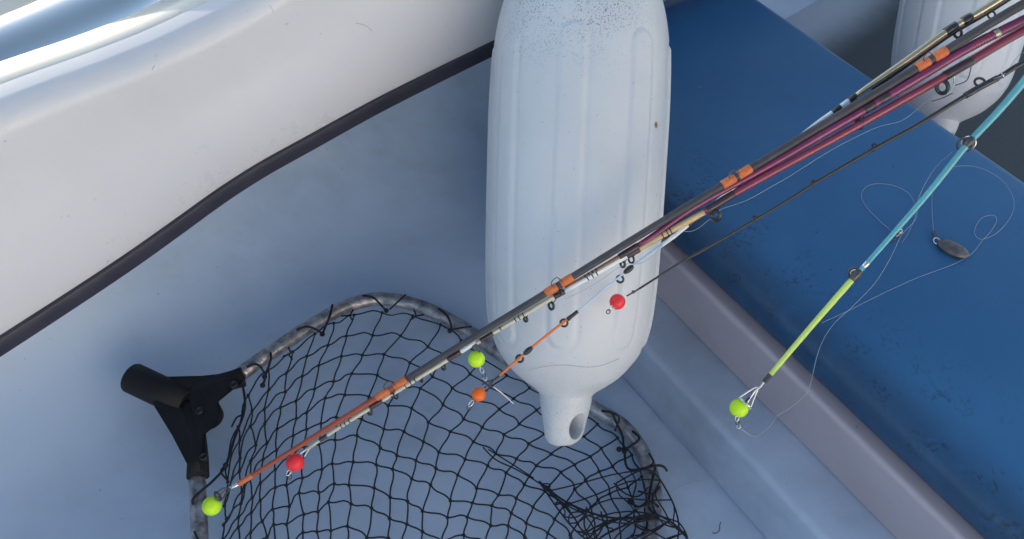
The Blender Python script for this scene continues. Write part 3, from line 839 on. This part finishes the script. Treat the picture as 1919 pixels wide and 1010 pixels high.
# --- gold rod, white and ice blue further down, neon orange tip
r4 = Rod('r4', 'gold and black rod with white tapered section and thin neon orange tip', [(2100, -150, .70), (1867, 3, .715), (1782, 54, .72), (1699, 113, .722), (1620, 168, .73), (1563, 209, .735), (1514, 242, .742), (1439, 306, .742), (1398, 333, .742), (1293, 419, .738), (1259, 446, .737), (1230, 467, .736), (1188, 497, .735), (1125, 548, .735), (1073, 591, .737), (1010, 640, .742), (936, 704, .747), (924, 713, .748)],
         [(924, 1.6), (936, 2.6), (1060, 2.6), (1075, 1.5), (1165, 1.8), (1195, 2.4), (1259, 4.2), (1300, 3.2), (1398, 3.4), (1439, 4.5), (1470, 3.4), (1514, 2.2), (1560, 5), (1575, 5.5), (1800, 7.5), (2100, 9.5)])
r4.seg(2100, 1597, 'blank', 'gold'); r4.seg(1597, 1240, 'blank', 'white'); r4.seg(1240, 1076, 'blank', 'ice'); r4.seg(1076, 936, 'tip_section', 'neonor'); r4.seg(936, 924, 'tip_top', 'black')
r4.wrap(1812, 9, 'black', 1.4); r4.wrap(1782, 11, 'black', 1.4); r4.wrap(1598, 7, 'black', 1.0); r4.wrap(1568, 8, 'black', 1.0); r4.wrap(1430, 9, 'black', .8); r4.wrap(1299, 10, 'black', 1.2)
r4.seg(1187, 1169, 'wrap', 'black', 4.0, True); r4.wrap(1073, 10, 'black', 2.2); r4.seg(998, 982, 'wrap', 'black', 3.2, True)
r4.guide(1858, 28, 6, 1862, 1.8, stretch=1.0, face=.75); r4.guide(1795, 62, 7, 1797, 2.6); r4.guide(1162, 523, 6.5, 1164, 2.2, stretch=1.0, face=.7)
r4.guide(1057, 605, 6.8, 1058, 2.2, stretch=1.0, face=.75); r4.guide(974, 672, 6.5, 975, 2.4, stretch=1.0, face=.75)
for e in (-8, 0, 8): r4.wire([(926, 711, .748), (916 + e * .3, 720 + e * .6, .748), (908 + e * .6, 727 + e * .8, .748)], 1.2, 'tip_wire', 'black')
# under-side of the gold blank is black
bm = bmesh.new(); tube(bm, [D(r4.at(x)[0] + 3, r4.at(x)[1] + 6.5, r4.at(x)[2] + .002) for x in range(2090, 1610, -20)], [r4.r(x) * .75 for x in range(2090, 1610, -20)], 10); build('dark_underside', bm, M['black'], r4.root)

# --- slim black rod to the red bead on the fender
r5 = Rod('r5', 'slim all black rod, its fine tip crossing to the red bead on the fender', [(2120, 18, .69), (1917, 118, .70), (1877, 142, .703), (1818, 174, .706), (1719, 234, .712), (1639, 278, .718), (1525, 344, .724), (1480, 373, .726), (1319, 468, .732), (1280, 489, .734), (1198, 541, .738), (1174, 555, .739)],
         [(1174, 1.4), (1198, 2), (1319, 2.6), (1525, 3.0), (1719, 3.8), (1919, 5.2), (2120, 7)])
r5.seg(2120, 1198, 'blank', 'black'); r5.seg(1198, 1172, 'tip_section', 'dwire')
r5.wrap(1848, 22, 'black', 1.2); r5.wrap(1820, 12, 'black', 1.8); r5.tick([1832, 1878, 1812], 'silver'); r5.wrap(1640, 9, 'black', .8); r5.wrap(1526, 8, 'black', .8); r5.wrap(1416, 7, 'black', .8)
r5.guide(1836, 154, 7.5, 1852, 2.4, face=.6); r5.guide(1639, 273, 4, 1645, 1.6); r5.guide(1526, 341, 3.6, 1530, 1.6); r5.guide(1415, 408, 3.2, 1420, 1.5); r5.guide(1300, 475, 3, 1303, 1.4)
r5.guide(1187, 547, 2.2, 1189, 1.2)

# --- turquoise rod with lime tip over the cushion
r6 = Rod('r6', 'glossy turquoise rod with a lime yellow tip section above the blue cushion', [(2080, -60, .69), (1919, 152, .70), (1835, 247, .71), (1810, 273, .712), (1736, 366, .72), (1632, 485, .73), (1603, 517, .732), (1520, 612, .738), (1443, 703, .742), (1432, 716, .743)],
         [(1432, 4), (1443, 4.6), (1595, 6), (1632, 5), (1720, 5.6), (1810, 6.4), (1919, 7.4), (2080, 9)])
r6.seg(2080, 1606, 'blank', 'turq'); r6.seg(1606, 1443, 'tip_section', 'lime'); r6.seg(1444, 1432, 'wrap', 'carbon', .4)
r6.wrap(1816, 7, 'dwire', 1.5); r6.wrap(1604, 8, 'dwire', 1.6); r6.wrap(1622, 4, 'silver', .5)
r6.guide(1808, 272, 13, 1812, 2.0, 'dwire', 1.0, face=.8); r6.guide(1815, 268, 12, 1818, 1.4, 'silver', 1.1, face=.7)
r6.guide(1601, 512, 11, 1606, 2.6, 'dwire', 1.0, face=.8); r6.guide(1603, 514, 9, 1606, 1.5, 'silver', 1.0, face=.7)
for (ax_, ay_, bx_, by_) in ((1413, 727, 1384, 746), (1420, 730, 1405, 768), (1416, 732, 1399, 756)):
    r6.wire([(1432, 715, .743), (1424, 726, .743), (ax_, ay_, .744), (bx_, by_, .745)], 1.7, 'tip_wire')
r6.wire([(1398, 754, .745), (1402, 748, .745), (1409, 744, .745)], 2.6, 'tip_wire', 'black')
bm = bmesh.new(); torus(bm, D(1397, 755, .746), D(1432, 715, .743) - D(1397, 755, .746), 15 * .745 / FPX, 1.5 * .745 / FPX, 24, 6); build('tip_ring', bm, M['silver'], r6.root)

# ------------------------------------------------------------------ beads
def bead(x, y, rpx, d, col, label, sw, matname):
    b = root('fishing_bead', D(x, y, d), label, 'bead', 'bright round beads at the rod tips')
    m = mat(matname, col, .3, spec=.4, nscale=120, namt=.06)
    bm = bmesh.new(); k_ = d / FPX
    c = D(x, y, d); ball(bm, c, rpx * k_, 32, 20)
    build('ball', bm, m, b)
    if sw:
        for i, (sx_, sy_, L_) in enumerate(sw):
            bm = bmesh.new(); p = D(sx_, sy_, d - .004)
            torus(bm, p, (Vector((0, 0, CAMZ)) - p), 3.2 * k_, 1.1 * k_, 12, 6, L_, D(x, y, d - .004) - p)
            build('swivel_link', bm, M['dwire' if i % 2 else 'silver'], b)
bead(397, 948, 18, .757, (.60, .93, .02), 'lime yellow bead at lower left over the hoop of the net', [], 'lime_bead')
bead(553, 867, 17, .76, (.95, .035, .045), 'red bead under the orange rod tip above the net mesh', [(541, 886, 1.8), (543, 894, 1.3)], 'red_bead')
bead(893, 673, 16, .742, (.60, .93, .02), 'lime yellow bead hanging just above the small orange bead', [(903, 694, 1.8), (907, 703, 1.3), (909, 709, 1.2), (915, 718, 1.9)], 'lime_bead')
bead(897, 739, 13.5, .75, (.98, .17, .01), 'small orange bead over the net beside the big fender', [(883, 756, 2.2), (879, 764, 1.2)], 'orange_bead')
bead(1157, 565.5, 15, .752, (.95, .04, .05), 'red bead resting against the big white fender', [(1146, 578, 2.2), (1140, 584, 1.3)], 'red_bead')
bead(1385, 765, 17.5, .748, (.60, .93, .02), 'lime yellow bead held in wire cage of the turquoise rod', [(1381, 784, 1.7), (1382, 792, 1.4), (1384, 799, 1.2)], 'lime_bead')

# ------------------------------------------------------------------ weight, swivel, lines, scrap
CT = .3075
wgt = root('fishing_weight', P(1786, 466, .307), 'dull grey oval metal weight lying on the blue cushion', 'fishing weight')
bm = bmesh.new()
c = P(1786, 466, CT + .003); e1 = (P(1816, 480, CT) - P(1757, 452, CT)); L_ = e1.length / 2; e1.normalize(); e3 = Vector((0, 0, 1)); e2 = e3.cross(e1)
Mq = Matrix(((e1.x, e2.x, e3.x, c.x), (e1.y, e2.y, e3.y, c.y), (e1.z, e2.z, e3.z, c.z), (0, 0, 0, 1)))
bmesh.ops.create_uvsphere(bm, u_segments=32, v_segments=18, radius=1, matrix=Mq @ Matrix.Diagonal((L_, L_ * .56, .0045, 1)))
for f in bm.faces: f.smooth = True
build('body', bm, mat('dull_lead', (.16, .14, .15), .45, metal=.5, nscale=90, namt=.5, bump=.3, bscale=250), wgt)
for (x, y, r, st, m_) in ((1755, 451, 5.5, 1.1, 'silver'), (1752, 443, 3.2, 1.3, 'dwire'), (1750, 436, 2.8, 1.5, 'dwire')):
    bm = bmesh.new(); k_ = depth_at(x, y, CT) / FPX
    torus(bm, P(x, y, CT + .003), (0, -.3, 1), r * k_, 1.3 * k_, 16, 6, st, P(x, y - 5, CT) - P(x, y, CT)); build('swivel_ring', bm, M[m_], wgt)
sw = root('swivel', P(1679, 441, .307), 'tiny dark metal snap swivel lying on the cushion under the turquoise rod', 'swivel')
for (x, y, r, st, m_) in ((1674, 445, 4, 1.4, 'dwire'), (1681, 438, 4, 1.3, 'gold'), (1687, 433, 3, 1.5, 'silver')):
    bm = bmesh.new(); k_ = depth_at(x, y, CT) / FPX
    torus(bm, P(x, y, CT + .003), (0, -.3, 1), r * k_, 1.6 * k_, 14, 6, st, P(x + 5, y - 5, CT) - P(x, y, CT)); build('swivel_ring', bm, M[m_], sw)

M_line = mat('clear_nylon_line', (.36, .41, .47), .25, spec=.6)
M_thread = mat('dark_thread', (.06, .06, .07), .7)
def line(pts, label, r=.00021, m=M_line, mode='z', n=10, name='fishing_line', cat='fishing line'):
    q = spline(pts, n); bm = bmesh.new()
    tube(bm, [(P if mode == 'z' else D)(*p) for p in q], r, 5)
    return single(name, bm, m, label, cat, 'loose nylon lines' if name == 'fishing_line' else None)
z = CT + .001
line([(1345, 402, .722), (1352, 392, .73), (1400, 375, .75), (1445, 350, .77), (1480, 330, .78), (1560, 280, .78), (1640, 240, .77), (1690, 226, .76), (1730, 195, .74), (1766, 163, .72)], 'slack pale line bowed below the purple rods between two black guides', mode='d')
line([(1345, 400, .722), (1325, 415, .735), (1300, 432, .74), (1260, 440, .735), (1210, 490, .73), (1168, 497, .725), (1110, 535, .728), (1060, 560, .732)], 'pale line running down beside the tan rod in front of the fender', mode='d')
line([(1785, 284, .725), (1750, 318, .78), (1722, 370, .80), (1716, 410, .80), (1690, 440, .81), (1668, 485, .81), (1640, 530, .815), (1600, 572, .815), (1560, 610, .815), (1535, 655, .81), (1520, 715, .80), (1511, 738, .80), (1480, 765, .79), (1455, 780, .78), (1442, 800, .77), (1415, 818, .76), (1395, 808, .752), (1384, 799, .75)], 'long pale line falling from the turquoise rod over the bench edge to its bead', mode='d')
line([(1680, 440, z), (1650, 415, z), (1622, 385, z), (1615, 362, z), (1632, 346, z), (1668, 346, z), (1700, 360, z), (1715, 385, z), (1714, 410, z), (1700, 440, z), (1690, 455, z)], 'pale line making a loose open loop on the cushion left of the turquoise rod')
line([(1750, 436, z), (1747, 400, z), (1748, 355, z), (1762, 325, z), (1790, 312, z), (1835, 314, z), (1878, 338, z), (1900, 375, z), (1893, 408, z), (1866, 438, z), (1838, 448, z), (1826, 434, z), (1838, 410, z), (1860, 403, z), (1868, 412, z), (1858, 432, z), (1840, 452, z), (1818, 478, z), (1780, 498, z), (1720, 520, z), (1650, 552, z), (1590, 582, z), (1540, 605, z)], 'pale line curling in a wide loop round the grey oval weight')
line([(1919, 98, .70), (1905, 108, .71), (1880, 140, .70), (1838, 155, .706)], 'short pale line end at the right edge near the black guide', mode='d')
line([(1790, 160, 1.0), (1812, 150, .99), (1820, 125, .985)], 'dark bent thread in front of the far fender', .0006, M_thread, 'd', name='thread', cat='thread')
line([(1745, 190, .985), (1765, 184, .985), (1785, 175, .985)], 'dark thread lying across the lower end of the far fender', .0006, M_thread, 'd', name='thread', cat='thread')
line([(926, 726, .745), (942, 738, .76), (962, 756, .78)], 'stubby white line end sticking out by the orange bead', .0006, mat('white_line', (.8, .8, .82), .3), 'd')
line([(1180, 955, .05), (1225, 945, .04), (1250, 925, .02), (1290, 905, .006), (1330, 898, .006)], 'pale line trailing from the net fold across the floor')
line([(990, 694, .752), (1020, 687, .752), (1060, 684, .752), (1100, 688, .752), (1130, 684, .754), (1160, 672, .757)], 'fine grey hair of line stuck across the lower part of the big fender', .0003, mat('grey_line', (.38, .39, .42), .5), 'd')
line([(1335, 998, .004), (1341, 999, .004), (1348, 994, .004), (1349, 984, .004), (1351, 978, .004)], 'small dark hooked thread scrap on the floor at bottom right', .0006, M_thread, name='thread', cat='thread')
